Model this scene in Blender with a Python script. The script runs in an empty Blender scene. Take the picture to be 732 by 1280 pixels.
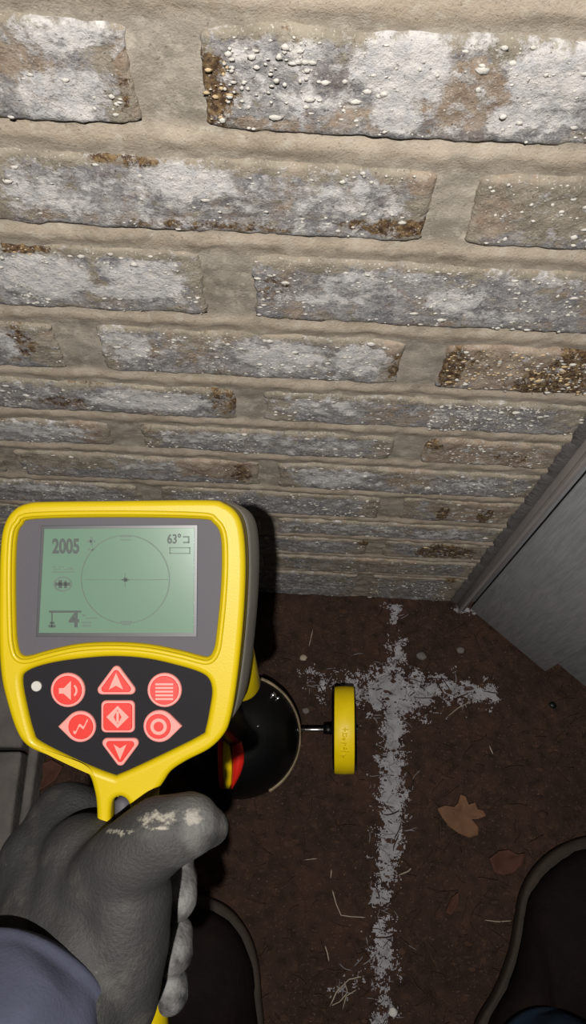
import bpy, bmesh, math, random
from mathutils import Vector, Matrix, noise
random.seed(7)
S = bpy.context.scene
C = S.collection
PI = math.pi

# ------------------------------------------------------------------ camera
F_PX = 950.0
CAM_H, CAM_D = 1.20, 0.367            # height over the dirt, distance from the brick wall
PITCH = math.radians(23.1)            # from straight down, towards the wall
ROLL = 0.050
Fw = Vector((0, math.sin(PITCH), -math.cos(PITCH)))
Up0 = Vector((0, math.cos(PITCH), math.sin(PITCH)))
Rt0 = Vector((1, 0, 0))
R_ = Rt0 * math.cos(ROLL) + Up0 * math.sin(ROLL)
U_ = Up0 * math.cos(ROLL) - Rt0 * math.sin(ROLL)
CP = Vector((0, -CAM_D, CAM_H))
cam = bpy.data.cameras.new('camera')
cam.sensor_fit = 'VERTICAL'; cam.sensor_height = 24
cam.lens = F_PX / 1280 * 24
cam.clip_start = 0.01; cam.clip_end = 50
camo = bpy.data.objects.new('camera', cam)
camo.matrix_world = Matrix.Translation(CP) @ Matrix((R_, U_, -Fw)).transposed().to_4x4()
C.objects.link(camo); S.camera = camo

# ------------------------------------------------------------------ light
S.view_settings.view_transform = 'Standard'
S.view_settings.look = 'None'
S.view_settings.exposure = 0.0
S.view_settings.gamma = 1.0
w = bpy.data.worlds.new('night'); S.world = w; w.use_nodes = True
w.node_tree.nodes['Background'].inputs[0].default_value = (0.75, 0.8, 1.0, 1)
w.node_tree.nodes['Background'].inputs[1].default_value = 0.012
lamp = bpy.data.lights.new('torch_light', 'SPOT')
lamp.energy = 57; lamp.color = (1.0, 0.965, 0.92)
lamp.spot_size = math.radians(105); lamp.spot_blend = 1.0; lamp.shadow_soft_size = 0.006
lo = bpy.data.objects.new('torch_light', lamp); C.objects.link(lo)
lo.location = CP - Fw * 0.33 - R_ * 0.022 + U_ * 0.0
_aim = (Fw * 1.0 - U_ * 0.10 + R_ * 0.04).normalized()
lo.rotation_mode = 'QUATERNION'; lo.rotation_quaternion = (-_aim).to_track_quat('Z', 'Y')

# ------------------------------------------------------------------ helpers
def ray(px, py): return R_ * ((px - 366) / F_PX) - U_ * ((py - 640) / F_PX) + Fw
def at(px, py, d): return CP + ray(px, py) * d
def on_floor(px, py, z=0.0):
    r = ray(px, py); return CP + r * ((z - CP.z) / r.z)
def on_wall(px, py, y=0.0):
    r = ray(px, py); return CP + r * ((y - CP.y) / r.y)
def lin(c):
    return tuple(((v / 255) / 12.92 if v / 255 <= .04045 else ((v / 255 + .055) / 1.055) ** 2.4) for v in c)
def nz(x, y, z=0.0): return noise.noise(Vector((x, y, z)))
def fbm(x, y, z=0.0, o=4): return noise.fractal(Vector((x, y, z)), 0.7, 2.1, o)

def link(name, me, mat=None, parent=None, smooth=True):
    o = bpy.data.objects.new(name, me); C.objects.link(o)
    if mat: me.materials.clear(); me.materials.append(mat)
    if parent is not None: o.parent = parent
    if smooth:
        me.polygons.foreach_set('use_smooth', [True] * len(me.polygons))
    me.update()
    return o
def from_bm(name, bm, mat=None, parent=None, smooth=True):
    me = bpy.data.meshes.new(name); bmesh.ops.recalc_face_normals(bm, faces=bm.faces)
    bm.to_mesh(me); bm.free()
    return link(name, me, mat, parent, smooth)
def tag(o, label=None, cat=None, group=None, kind=None):
    if label: o['label'] = label
    if cat: o['category'] = cat
    if group: o['group'] = group
    if kind: o['kind'] = kind
    return o
def empty(name, loc=(0, 0, 0), parent=None):
    o = bpy.data.objects.new(name, None); C.objects.link(o); o.location = loc
    o.empty_display_size = .02
    if parent: o.parent = parent
    return o
def bake(o, extra=()):
    """apply all modifiers of o into its mesh"""
    dg = bpy.context.evaluated_depsgraph_get(); dg.update()
    me = bpy.data.meshes.new_from_object(o.evaluated_get(dg))
    o.modifiers.clear(); o.data = me; return o
def angle_smooth(o, deg=40):
    me = o.data
    bm = bmesh.new(); bm.from_mesh(me)
    for e in bm.edges:
        if len(e.link_faces) == 2 and e.calc_face_angle(0) > math.radians(deg): e.smooth = False
    for f in bm.faces: f.smooth = True
    bm.to_mesh(me); bm.free()

# ------------------------------------------------------------------ materials
def mat(name, col=(.5, .5, .5), rough=.6, metal=0, spec=.5, bump=0, bscale=300, var=0, vscale=40, emit=None, es=0, coat=0):
    m = bpy.data.materials.new(name); m.use_nodes = True
    nt = m.node_tree; b = nt.nodes['Principled BSDF']
    b.inputs['Base Color'].default_value = (*col, 1); b.inputs['Roughness'].default_value = rough
    b.inputs['Metallic'].default_value = metal; b.inputs['Specular IOR Level'].default_value = spec
    b.inputs['Coat Weight'].default_value = coat
    if emit: b.inputs['Emission Color'].default_value = (*emit, 1); b.inputs['Emission Strength'].default_value = es
    tc = nt.nodes.new('ShaderNodeTexCoord')
    if var:
        n = nt.nodes.new('ShaderNodeTexNoise'); n.inputs['Scale'].default_value = vscale; n.inputs['Detail'].default_value = 6
        nt.links.new(tc.outputs['Object'], n.inputs['Vector'])
        r = nt.nodes.new('ShaderNodeValToRGB')
        r.color_ramp.elements[0].position = .3; r.color_ramp.elements[1].position = .7
        r.color_ramp.elements[0].color = (*[c * (1 - var) for c in col], 1)
        r.color_ramp.elements[1].color = (*[min(1, c * (1 + var)) for c in col], 1)
        nt.links.new(n.outputs['Fac'], r.inputs['Fac']); nt.links.new(r.outputs['Color'], b.inputs['Base Color'])
    if bump:
        n = nt.nodes.new('ShaderNodeTexNoise'); n.inputs['Scale'].default_value = bscale; n.inputs['Detail'].default_value = 4
        nt.links.new(tc.outputs['Object'], n.inputs['Vector'])
        bp = nt.nodes.new('ShaderNodeBump'); bp.inputs['Strength'].default_value = bump; bp.inputs['Distance'].default_value = .002
        nt.links.new(n.outputs['Fac'], bp.inputs['Height']); nt.links.new(bp.outputs['Normal'], b.inputs['Normal'])
    return m

class NT:
    def __init__(s, m): s.m = m; s.nt = m.node_tree; s.b = s.nt.nodes['Principled BSDF']
    def n(s, t, **k):
        x = s.nt.nodes.new('ShaderNode' + t)
        for a, v in k.items():
            if hasattr(x, a): setattr(x, a, v)
        return x
    def l(s, a, b): s.nt.links.new(a, b)
    def noise(s, vec, scale, detail=5, rough=.55, lo=.4, hi=.6, dist=0):
        n = s.n('TexNoise'); n.inputs['Scale'].default_value = scale; n.inputs['Detail'].default_value = detail
        n.inputs['Roughness'].default_value = rough; n.inputs['Distortion'].default_value = dist
        s.l(vec, n.inputs['Vector'])
        r = s.n('MapRange'); r.inputs['From Min'].default_value = lo; r.inputs['From Max'].default_value = hi
        s.l(n.outputs['Fac'], r.inputs['Value']); return r.outputs['Result']
    def mix(s, f, a, b):
        x = s.n('Mix'); x.data_type = 'RGBA'
        for sock, v in ((x.inputs['Factor'], f), (x.inputs['A'], a), (x.inputs['B'], b)):
            pass
        fi, ai, bi = x.inputs[0], x.inputs[6], x.inputs[7]
        for i, v in ((fi, f), (ai, a), (bi, b)):
            if isinstance(v, bpy.types.NodeSocket): s.l(v, i)
            elif isinstance(v, tuple): i.default_value = (*v[:3], 1)
            else: i.default_value = v
        return x.outputs[2]
    def math(s, op, a, b=0.0, clamp=False):
        x = s.n('Math'); x.operation = op; x.use_clamp = clamp
        for i, v in ((x.inputs[0], a), (x.inputs[1], b)):
            if isinstance(v, bpy.types.NodeSocket): s.l(v, i)
            else: i.default_value = v
        return x.outputs[0]

def brick_material():
    m = mat('old_painted_brick', rough=.85, spec=.25); t = NT(m)
    tc = t.n('NewGeometry'); P = tc.outputs['Position']
    at_ = t.n('Attribute'); at_.attribute_name = 'wear'
    sp = t.n('SeparateColor'); t.l(at_.outputs['Color'], sp.inputs[0])
    W, G, Bm = sp.outputs[0], sp.outputs[1], sp.outputs[2]
    A = at_.outputs['Alpha']
    base = t.mix(t.noise(P, 28, 6, .6, .38, .62), lin((112, 111, 114)), lin((140, 137, 136)))
    base = t.mix(t.noise(P, 90, 5, .6, .5, .68), base, lin((164, 161, 160)))
    base = t.mix(t.math('MULTIPLY', t.noise(P, 18, 5, .6, .52, .66), .55), base, lin((120, 98, 82)))
    base = t.mix(t.math('MULTIPLY', t.noise(P, 210, 6, .75, .5, .64), .55), base, lin((188, 184, 180)))
    base = t.mix(t.math('MULTIPLY', t.noise(P, 150, 6, .75, .56, .68), .7), base, lin((92, 82, 76)))
    # tan / mortar smear
    tan = t.mix(t.noise(P, 60, 5, .6, .4, .6), lin((134, 117, 101)), lin((158, 143, 127)))
    mor = t.mix(t.noise(P, 45, 5, .6, .4, .6), lin((128, 120, 106)), lin((152, 143, 128)))
    n1 = t.noise(P, 70, 6, .65, .3, .7); 
    fB = t.math('MULTIPLY', t.math('SUBTRACT', t.math('ADD', Bm, n1), .75), 4.0, True)
    c = t.mix(fB, base, mor)
    # alpha: tan brick body
    fA = t.math('MULTIPLY', t.math('SUBTRACT', t.math('ADD', A, t.noise(P, 50, 6, .65, .3, .7)), .78), 3.0, True)
    c = t.mix(fA, c, tan)
    # gold-brown rough patches
    fG = t.math('MULTIPLY', t.math('SUBTRACT', t.math('ADD', G, t.noise(P, 110, 6, .7, .3, .7)), .85), 4.0, True)
    gold = t.mix(t.noise(P, 240, 4, .6, .42, .6), lin((66, 48, 34)), lin((122, 100, 70)))
    c = t.mix(fG, c, gold)
    # white lime paint
    fW = t.math('MULTIPLY', t.math('SUBTRACT', t.math('ADD', W, t.noise(P, 80, 8, .72, .3, .7)), .82), 3.5, True)
    wht = t.mix(t.noise(P, 130, 5, .6, .35, .65), lin((176, 175, 176)), lin((205, 200, 195)))
    c = t.mix(fW, c, wht)
    c = t.mix(t.math('MULTIPLY', t.noise(P, 180, 6, .75, .56, .68), .35), c, lin((104, 92, 82)))
    # fine grit
    grit = t.noise(P, 620, 3, .6, .6, .68)
    c = t.mix(t.math('MULTIPLY', grit, .6), c, lin((206, 201, 194)))
    pit = t.noise(P, 420, 3, .6, .36, .3)
    c = t.mix(t.math('MULTIPLY', pit, .75), c, lin((72, 60, 52)))
    t.l(c, t.b.inputs['Base Color'])
    h = t.math('ADD', t.math('MULTIPLY', t.noise(P, 380, 6, .7, .2, .8), .7), t.math('MULTIPLY', t.noise(P, 90, 5, .6, .2, .8), .9))
    h = t.math('ADD', h, t.math('MULTIPLY', fW, .35))
    bp = t.n('Bump'); bp.inputs['Strength'].default_value = .75; bp.inputs['Distance'].default_value = .0018
    t.l(h, bp.inputs['Height']); t.l(bp.outputs['Normal'], t.b.inputs['Normal'])
    return m

def mortar_material():
    m = mat('lime_mortar', rough=.9, spec=.2); t = NT(m)
    P = t.n('NewGeometry').outputs['Position']
    c1 = t.mix(t.noise(P, 14, 5, .6, .38, .62), lin((156, 143, 126)), lin((170, 157, 141)))
    c0 = t.mix(t.noise(P, 22, 5, .6, .38, .62), lin((132, 125, 113)), lin((154, 146, 134)))
    ba = t.n('Attribute'); ba.attribute_name = 'bed'
    c = t.mix(ba.outputs['Fac'], c0, c1)
    c = t.mix(t.noise(P, 110, 5, .65, .5, .7), c, lin((172, 164, 150)))
    c = t.mix(t.math('MULTIPLY', t.noise(P, 36, 6, .65, .54, .7), .6), c, lin((116, 106, 92)))
    c = t.mix(t.math('MULTIPLY', t.noise(P, 500, 2, .6, .64, .7), .5), c, lin((80, 68, 58)))
    t.l(c, t.b.inputs['Base Color'])
    h = t.math('ADD', t.noise(P, 520, 4, .7, .2, .8), t.math('MULTIPLY', t.noise(P, 70, 4, .6, .2, .8), 1.1))
    bp = t.n('Bump'); bp.inputs['Strength'].default_value = .45; bp.inputs['Distance'].default_value = .0014
    t.l(h, bp.inputs['Height']); t.l(bp.outputs['Normal'], t.b.inputs['Normal'])
    return m

def soil_material():
    m = mat('damp_brown_soil', rough=.8, spec=.3); t = NT(m)
    P = t.n('NewGeometry').outputs['Position']
    c = t.mix(t.noise(P, 9, 5, .6, .36, .64), lin((44, 29, 22)), lin((60, 40, 30)))
    c = t.mix(t.noise(P, 120, 6, .65, .5, .7), c, lin((76, 54, 41)))
    c = t.mix(t.noise(P, 60, 6, .65, .5, .66), c, lin((34, 22, 17)))
    c = t.mix(t.math('MULTIPLY', t.noise(P, 420, 2, .6, .66, .71), .7), c, lin((120, 97, 80)))
    t.l(c, t.b.inputs['Base Color'])
    h = t.math('ADD', t.noise(P, 330, 5, .7, .2, .8), t.math('MULTIPLY', t.noise(P, 60, 4, .6, .2, .8), 1.6))
    bp = t.n('Bump'); bp.inputs['Strength'].default_value = .7; bp.inputs['Distance'].default_value = .003
    t.l(h, bp.inputs['Height']); t.l(bp.outputs['Normal'], t.b.inputs['Normal'])
    return m

def siding_material(name, a, b):
    m = mat(name, rough=.55, spec=.35); t = NT(m)
    tc = t.n('TexCoord'); mp = t.n('Mapping'); mp.inputs['Scale'].default_value = (220, 60, 16)
    t.l(tc.outputs['Object'], mp.inputs['Vector'])
    g = t.noise(mp.outputs[0], 1.0, 6, .6, .35, .65, .6)
    c = t.mix(g, lin(a), lin(b))
    c = t.mix(t.math('MULTIPLY', t.noise(tc.outputs['Object'], 12, 5, .6, .45, .7), .35), c, lin((166, 163, 160)))
    t.l(c, t.b.inputs['Base Color'])
    bp = t.n('Bump'); bp.inputs['Strength'].default_value = .35; bp.inputs['Distance'].default_value = .0012
    t.l(g, bp.inputs['Height']); t.l(bp.outputs['Normal'], t.b.inputs['Normal'])
    return m

def glove_material():
    m = mat('grey_coated_glove', rough=.7, spec=.35); t = NT(m)
    P = t.n('TexCoord').outputs['Object']
    c = t.mix(t.noise(P, 16, 4, .6, .35, .65), lin((33, 32, 31)), lin((40, 39, 38)))
    c = t.mix(t.math('MULTIPLY', t.noise(P, 45, 5, .6, .55, .72), .45), c, lin((70, 66, 60)))
    at_ = t.n('Attribute'); at_.attribute_name = 'dust'
    sp = t.n('SeparateColor'); t.l(at_.outputs['Color'], sp.inputs[0])
    f = t.math('MULTIPLY', t.math('SUBTRACT', t.math('ADD', sp.outputs[0], t.noise(P, 150, 6, .7, .3, .7)), .95), 3.0, True)
    c = t.mix(t.math('MULTIPLY', f, .75), c, lin((140, 134, 122)))
    f2 = t.math('MULTIPLY', sp.outputs[1], t.noise(P, 60, 5, .6, .35, .6))
    c = t.mix(f2, c, lin((98, 97, 95)))
    t.l(c, t.b.inputs['Base Color'])
    h = t.math('ADD', t.noise(P, 500, 3, .7, .2, .8), t.math('MULTIPLY', t.noise(P, 60, 4, .6, .2, .8), 1.6))
    bp = t.n('Bump'); bp.inputs['Strength'].default_value = .3; bp.inputs['Distance'].default_value = .002
    t.l(h, bp.inputs['Height']); t.l(bp.outputs['Normal'], t.b.inputs['Normal'])
    return m

def denim_material(name, a, b):
    m = mat(name, rough=.9, spec=.15); t = NT(m)
    P = t.n('TexCoord').outputs['Object']
    c = t.mix(t.noise(P, 30, 5, .6, .35, .65), lin(a), lin(b)); t.l(c, t.b.inputs['Base Color'])
    wv = t.n('TexNoise'); wv.inputs['Scale'].default_value = 700
    t.l(P, wv.inputs['Vector'])
    bp = t.n('Bump'); bp.inputs['Strength'].default_value = .3; bp.inputs['Distance'].default_value = .0008
    t.l(wv.outputs[0], bp.inputs['Height']); t.l(bp.outputs['Normal'], t.b.inputs['Normal'])
    return m

M = dict(
    brick=brick_material(), mortar=mortar_material(), soil=soil_material(),
    siding=siding_material('grey_grained_panel', (140, 141, 143), (160, 160, 161)),
    trim=mat('grey_metal_trim', lin((150, 143, 140)), .5, 0, .5, .1, 200, .08, 30),
    caulk=mat('dark_grey_caulk', lin((92, 88, 86)), .9, 0, .2, .6, 300, .15, 60),
    fleck=mat('white_grit', lin((188, 184, 176)), .8, 0, .3, .3, 900, .12, 120),
    flecktan=mat('tan_grit', lin((186, 164, 128)), .8, 0, .3, .3, 900, .15, 120),
    paint=mat('white_marking_paint', lin((136, 133, 136)), .85, 0, .3, .7, 420, .22, 70),
    straw=mat('pale_straw', lin((150, 138, 122)), .8, 0, .2, 0, 0, .2, 60),
    wstraw=mat('paint_coated_straw', lin((128, 124, 127)), .8, 0, .2, 0, 0, .15, 60),
    litter=mat('brown_litter', lin((58, 41, 32)), .85, 0, .2, .4, 300, .35, 50),
    leaf=mat('dry_tan_leaf', lin((98, 70, 50)), .8, 0, .25, .5, 160, .2, 60),
    leafred=mat('dry_russet_leaf', lin((68, 42, 31)), .8, 0, .25, .5, 160, .2, 60),
    paver=mat('weathered_concrete', lin((98, 93, 89)), .9, 0, .2, .8, 160, .25, 26),
    yellow=mat('yellow_plastic', (.34, .25, .001), .45, 0, .22, .06, 900, .03, 20, coat=.1),
    yellow2=mat('worn_yellow_plastic', (.80, .58, .002), .45, 0, .4, .1, 500, .05, 60),
    grey=mat('grey_face_plastic', lin((62, 59, 64)), .6, 0, .2, .08, 1400),
    shell=mat('grey_rubber_shell', lin((124, 120, 110)), .5, 0, .4, .1, 700, .08, 40),
    black=mat('black_keypad', lin((19, 18, 21)), .65, 0, .1, .08, 1400),
    jet=mat('black_plastic', lin((7, 7, 7)), .4, 0, .3, .25, 120, .2, 30),
    ring=mat('scuffed_ring_edge', lin((118, 104, 80)), .5, 0, .4, .5, 120, .5, 60),
    bezel=mat('dark_screen_bezel', lin((36, 38, 40)), .4),
    lcd=mat('lcd_glass', lin((76, 97, 82)), .25, 0, .3, 0, 0, .05, 12, emit=lin((130, 170, 140)), es=.03),
    ink=mat('lcd_ink', lin((30, 40, 34)), .6),
    inkpale=mat('lcd_ink_faint', lin((54, 70, 60)), .6),
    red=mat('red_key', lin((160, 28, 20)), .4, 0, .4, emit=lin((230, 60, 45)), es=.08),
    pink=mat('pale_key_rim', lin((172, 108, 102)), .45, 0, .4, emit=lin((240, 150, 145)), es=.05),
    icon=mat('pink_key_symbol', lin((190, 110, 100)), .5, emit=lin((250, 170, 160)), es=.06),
    redp=mat('red_plastic', lin((206, 34, 22)), .4),
    chrome=mat('polished_steel', lin((205, 205, 208)), .22, 1.0),
    glove=glove_material(),
    sleeve=denim_material('blue_grey_sweat_fabric', (50, 52, 64), (58, 60, 73)),
    jeans=denim_material('blue_denim', (26, 40, 56), (36, 52, 70)),
    boot=mat('dark_brown_leather', lin((19, 12, 10)), .8, 0, .12, .6, 120, .3, 30),
    welt=mat('tan_boot_welt', lin((44, 35, 28)), .75, 0, .3, .4, 260, .15, 40),
    led=mat('white_led', lin((150, 148, 142)), .3),
)

# ================================================================== brick wall
FLOOR_Z = on_wall(343, 742).z
# heights of the bed joints, top to bottom
bedpx = [3, 184, 308, 409, 482, 533, 574, 613, 645, 668, 691, 712]
bedz = [on_wall(343, p).z for p in bedpx]
bedz = [bedz[0] + .083 * 3, bedz[0] + .083 * 2, bedz[0] + .083] + bedz + [0.0 - .012]
def wx(px, py): return on_wall(px, py).x
period = .287
# per row: centre of one head joint, half width of joint
rowjoint = {}
je = [(wx(205, 95), .016), (wx(286, 358), .017), (wx(311, 507), .011), (wx(335, 593), .009)]
jo = [(wx(567, 245), .012), (wx(530, 447), .016), (wx(509, 562), .014), (wx(489, 630), .011)]
patches = []          # (x, z, rx, rz, channel, strength)
def patch(px, py, rpx, rpy, ch, s=1.0):
    c = on_wall(px, py); a = on_wall(px + rpx, py); b = on_wall(px, py - rpy)
    patches.append((c.x, c.z, abs(a.x - c.x), abs(b.z - c.z), ch, s))
# channels: 0 white, 1 gold-brown, 2 mortar smear, 3 tan
for a in [(90, 35, 90, 35, 0, .9), (90, 120, 70, 40, 0, .75), (30, 75, 45, 35, 3, .7), (160, 80, 18, 70, 3, .5), (150, 100, 14, 60, 1, .35),
          (262, 120, 34, 48, 1, 1.1), (270, 100, 24, 30, 3, .6), (350, 90, 75, 60, 0, .45), (505, 80, 60, 60, 0, 1.2), (580, 40, 60, 22, 0, .9),
          (585, 120, 58, 42, 3, 1.1), (495, 150, 34, 18, 0, 1.0), (695, 90, 60, 55, 0, 1.15), (640, 150, 40, 20, 0, .9), (700, 145, 40, 22, 0, .5), (320, 155, 120, 10, 3, .6),
          (450, 150, 60, 16, 3, .6),
          (30, 240, 50, 30, 0, .7), (230, 225, 65, 25, 0, .95), (160, 200, 50, 10, 1, .7), (120, 270, 90, 10, 3, .4), (270, 282, 120, 8, 1, .55), (460, 250, 70, 30, 0, .55),
          (500, 285, 70, 10, 1, .95), (530, 225, 22, 24, 3, .8), (350, 230, 60, 30, 0, .25), (700, 260, 120, 45, 2, .9), (620, 275, 35, 30, 3, .6), (640, 220, 60, 18, 3, .4),
          (50, 345, 60, 30, 0, 1.0), (30, 312, 30, 8, 1, .8), (185, 350, 48, 26, 0, 1.05), (145, 365, 30, 10, 0, .8), (340, 360, 25, 20, 1, .45), (440, 355, 70, 20, 0, .5), (570, 375, 40, 18, 0, .7), (650, 345, 60, 20, 0, .4),
          (120, 360, 14, 20, 2, .7), (240, 345, 20, 25, 2, .7), (710, 365, 40, 20, 2, .4),
          (25, 425, 22, 22, 1, .55), (10, 430, 14, 18, 0, .6), (140, 430, 50, 24, 0, .8), (165, 445, 14, 8, 1, .3), (230, 440, 50, 22, 3, .5), (250, 430, 40, 20, 2, .5),
          (350, 445, 65, 24, 0, .75), (455, 450, 40, 22, 0, .85), (495, 460, 12, 18, 1, .6), (490, 440, 18, 20, 3, .8),
          (650, 462, 110, 32, 3, 1.0), (565, 460, 14, 26, 1, 1.1), (690, 478, 50, 16, 1, 1.1), (715, 455, 30, 20, 1, .9), (600, 450, 30, 16, 1, .4),
          (20, 485, 60, 16, 0, .35), (80, 500, 40, 8, 1, .5), (190, 500, 80, 14, 0, .85), (110, 475, 40, 7, 1, .5), (280, 500, 22, 18, 1, .55), (400, 505, 70, 16, 0, .55), (560, 515, 60, 14, 0, .4), (500, 520, 40, 14, 3, .5),
          (50, 535, 70, 12, 0, .7), (110, 540, 18, 14, 3, 1), (170, 535, 30, 10, 1, .35), (230, 545, 60, 10, 0, .5), (390, 555, 90, 10, 0, .45), (600, 570, 90, 18, 3, 1.1), (540, 556, 16, 6, 1, .8), (640, 572, 30, 8, 1, .4),
          (90, 575, 80, 10, 2, .8), (180, 578, 50, 10, 0, .5), (270, 585, 55, 12, 3, 1.0), (300, 592, 16, 12, 1, .6), (410, 598, 60, 12, 0, .6), (510, 600, 30, 14, 3, .7), (590, 605, 35, 12, 0, .5),
          (60, 608, 80, 8, 0, .6), (300, 610, 60, 8, 2, .5), (440, 630, 50, 8, 0, .4), (590, 640, 60, 12, 3, .9), (590, 640, 60, 12, 2, .7),
          (440, 658, 80, 7, 0, .5), (560, 668, 60, 8, 0, .5), (400, 680, 40, 6, 0, .5), (480, 700, 50, 9, 3, .6), (460, 715, 100, 20, 2, .5)]:
    patch(*a)
darks = []            # red-brown bare spots: built from wear too
for a in [(95, 255, 30, 20, 0, .6), (150, 235, 25, 18, 0, .5), (400, 240, 50, 12, 0, .7), (430, 215, 30, 8, 0, .6), (380, 60, 40, 20, 0, .7), (310, 60, 30, 20, 0, .7), (400, 120, 40, 20, 0, .55), (620, 395, 60, 8, 0, .5), (500, 345, 80, 8, 0, .6), (700, 350, 40, 10, 0, .7), (400, 375, 70, 7, 0, .6), (330, 510, 20, 14, 0, .6), (470, 495, 60, 6, 0, .6), (620, 505, 60, 6, 0, .6), (420, 590, 60, 5, 0, .7), (300, 545, 60, 5, 0, .6)]: patch(*a)
patch(553, 643, 7, 9, 1, 1.3); patch(606, 645, 9, 9, 1, 1.3); patch(555, 691, 34, 8, 1, 1.4); patch(460, 679, 15, 4, 1, .8); patch(563, 725, 10, 3, 1, .8)

def wear_at(x, z, base):
    v = list(base)
    for (cx, cz, rx, rz, ch, s) in patches:
        dx = (x - cx) / rx
        if abs(dx) > 1.5: continue
        dz = (z - cz) / rz
        d = dx * dx + dz * dz
        if d < 2.2:
            w_ = 1 / (1 + d ** 3 * 1.0) * s
            v[ch] = max(v[ch], w_) if s > .0 else v[ch]
            if ch in (0, 1, 3) and s > .8:
                for o_ in (0, 1, 2, 3):
                    if o_ != ch and o_ in (2,): v[o_] *= (1 - .8 * min(1, w_))
    return v

XL, XR = -1.0, on_wall(560, 754).x + .004
brick_rects = []
for r in range(len(bedz) - 1):
    zt, zb = bedz[r], bedz[r + 1]
    k = r - 3
    mt = .0095 if k < 7 else .0065
    if k < 0:
        j, hw = (je[0] if k % 2 == 0 else jo[0])
    else:
        L = je if k % 2 == 0 else jo
        j, hw = L[min(k // 2, 3)]
    per_ = .312 if k == 1 else period
    x = j - per_ * 4
    while x < XR:
        a, b = x + hw + random.uniform(-.002, .002), x + per_ - hw
        if b > XL - .2 and a < XR:
            a2, b2 = a, min(b, XR)
            if XR - b2 < .07: b2 = XR
            if b2 - a2 > .03: brick_rects.append((a2, b2, zb + mt * .85, zt - mt * 1.15, k))
        x += per_
wall_top = bedz[0] + .01

# mortar body, a relief with convex beds
def mortar_grid():
    step = .004
    x0, x1, z0, z1 = -1.05, .275, -.03, wall_top
    nx = int((x1 - x0) / step); nzz = int((z1 - z0) / step)
    vs, fs = [], []
    for j in range(nzz + 1):
        z = z0 + (z1 - z0) * j / nzz
        db = min(abs(z - b) for b in bedz)
        for i in range(nx + 1):
            x = x0 + (x1 - x0) * i / nx
            y = .0028 - .0024 * math.exp(-(db / .0065) ** 2) + .0016 * fbm(x * 22, z * 22, 3) + .0013 * nz(x * 75, z * 95) + .0006 * nz(x * 190, z * 190)
            vs.append((x, y, z))
    W1 = nx + 1
    for j in range(nzz):
        for i in range(nx):
            a = j * W1 + i; fs.append((a, a + 1, a + W1 + 1, a + W1))
    # back block
    n0 = len(vs)
    vs += [(x0, .08, z0), (x1, .08, z0), (x1, .08, z1), (x0, .08, z1)]
    c00, c10, c11, c01 = 0, nx, nzz * W1 + nx, nzz * W1
    fs += [(n0, n0 + 1, n0 + 2, n0 + 3)]
    fs += [tuple(list(range(0, nx + 1)) + [n0 + 1, n0]), tuple([j * W1 + nx for j in range(nzz + 1)] + [n0 + 2, n0 + 1]),
           tuple([nzz * W1 + i for i in range(nx, -1, -1)] + [n0 + 3, n0 + 2]), tuple([j * W1 for j in range(nzz, -1, -1)] + [n0, n0 + 3])]
    me = bpy.data.meshes.new('wall_back'); me.from_pydata(vs, [], fs); me.update()
    a_ = me.attributes.new('bed', 'FLOAT', 'POINT')
    a_.data.foreach_set('value', [math.exp(-(min(abs(v[2] - b) for b in bedz) / .010) ** 4) for v in vs]); return me
wall = link('wall_back', mortar_grid(), M['mortar'])
tag(wall, 'old whitewashed brick wall with thick beige mortar joints', None, None, 'structure')

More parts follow.
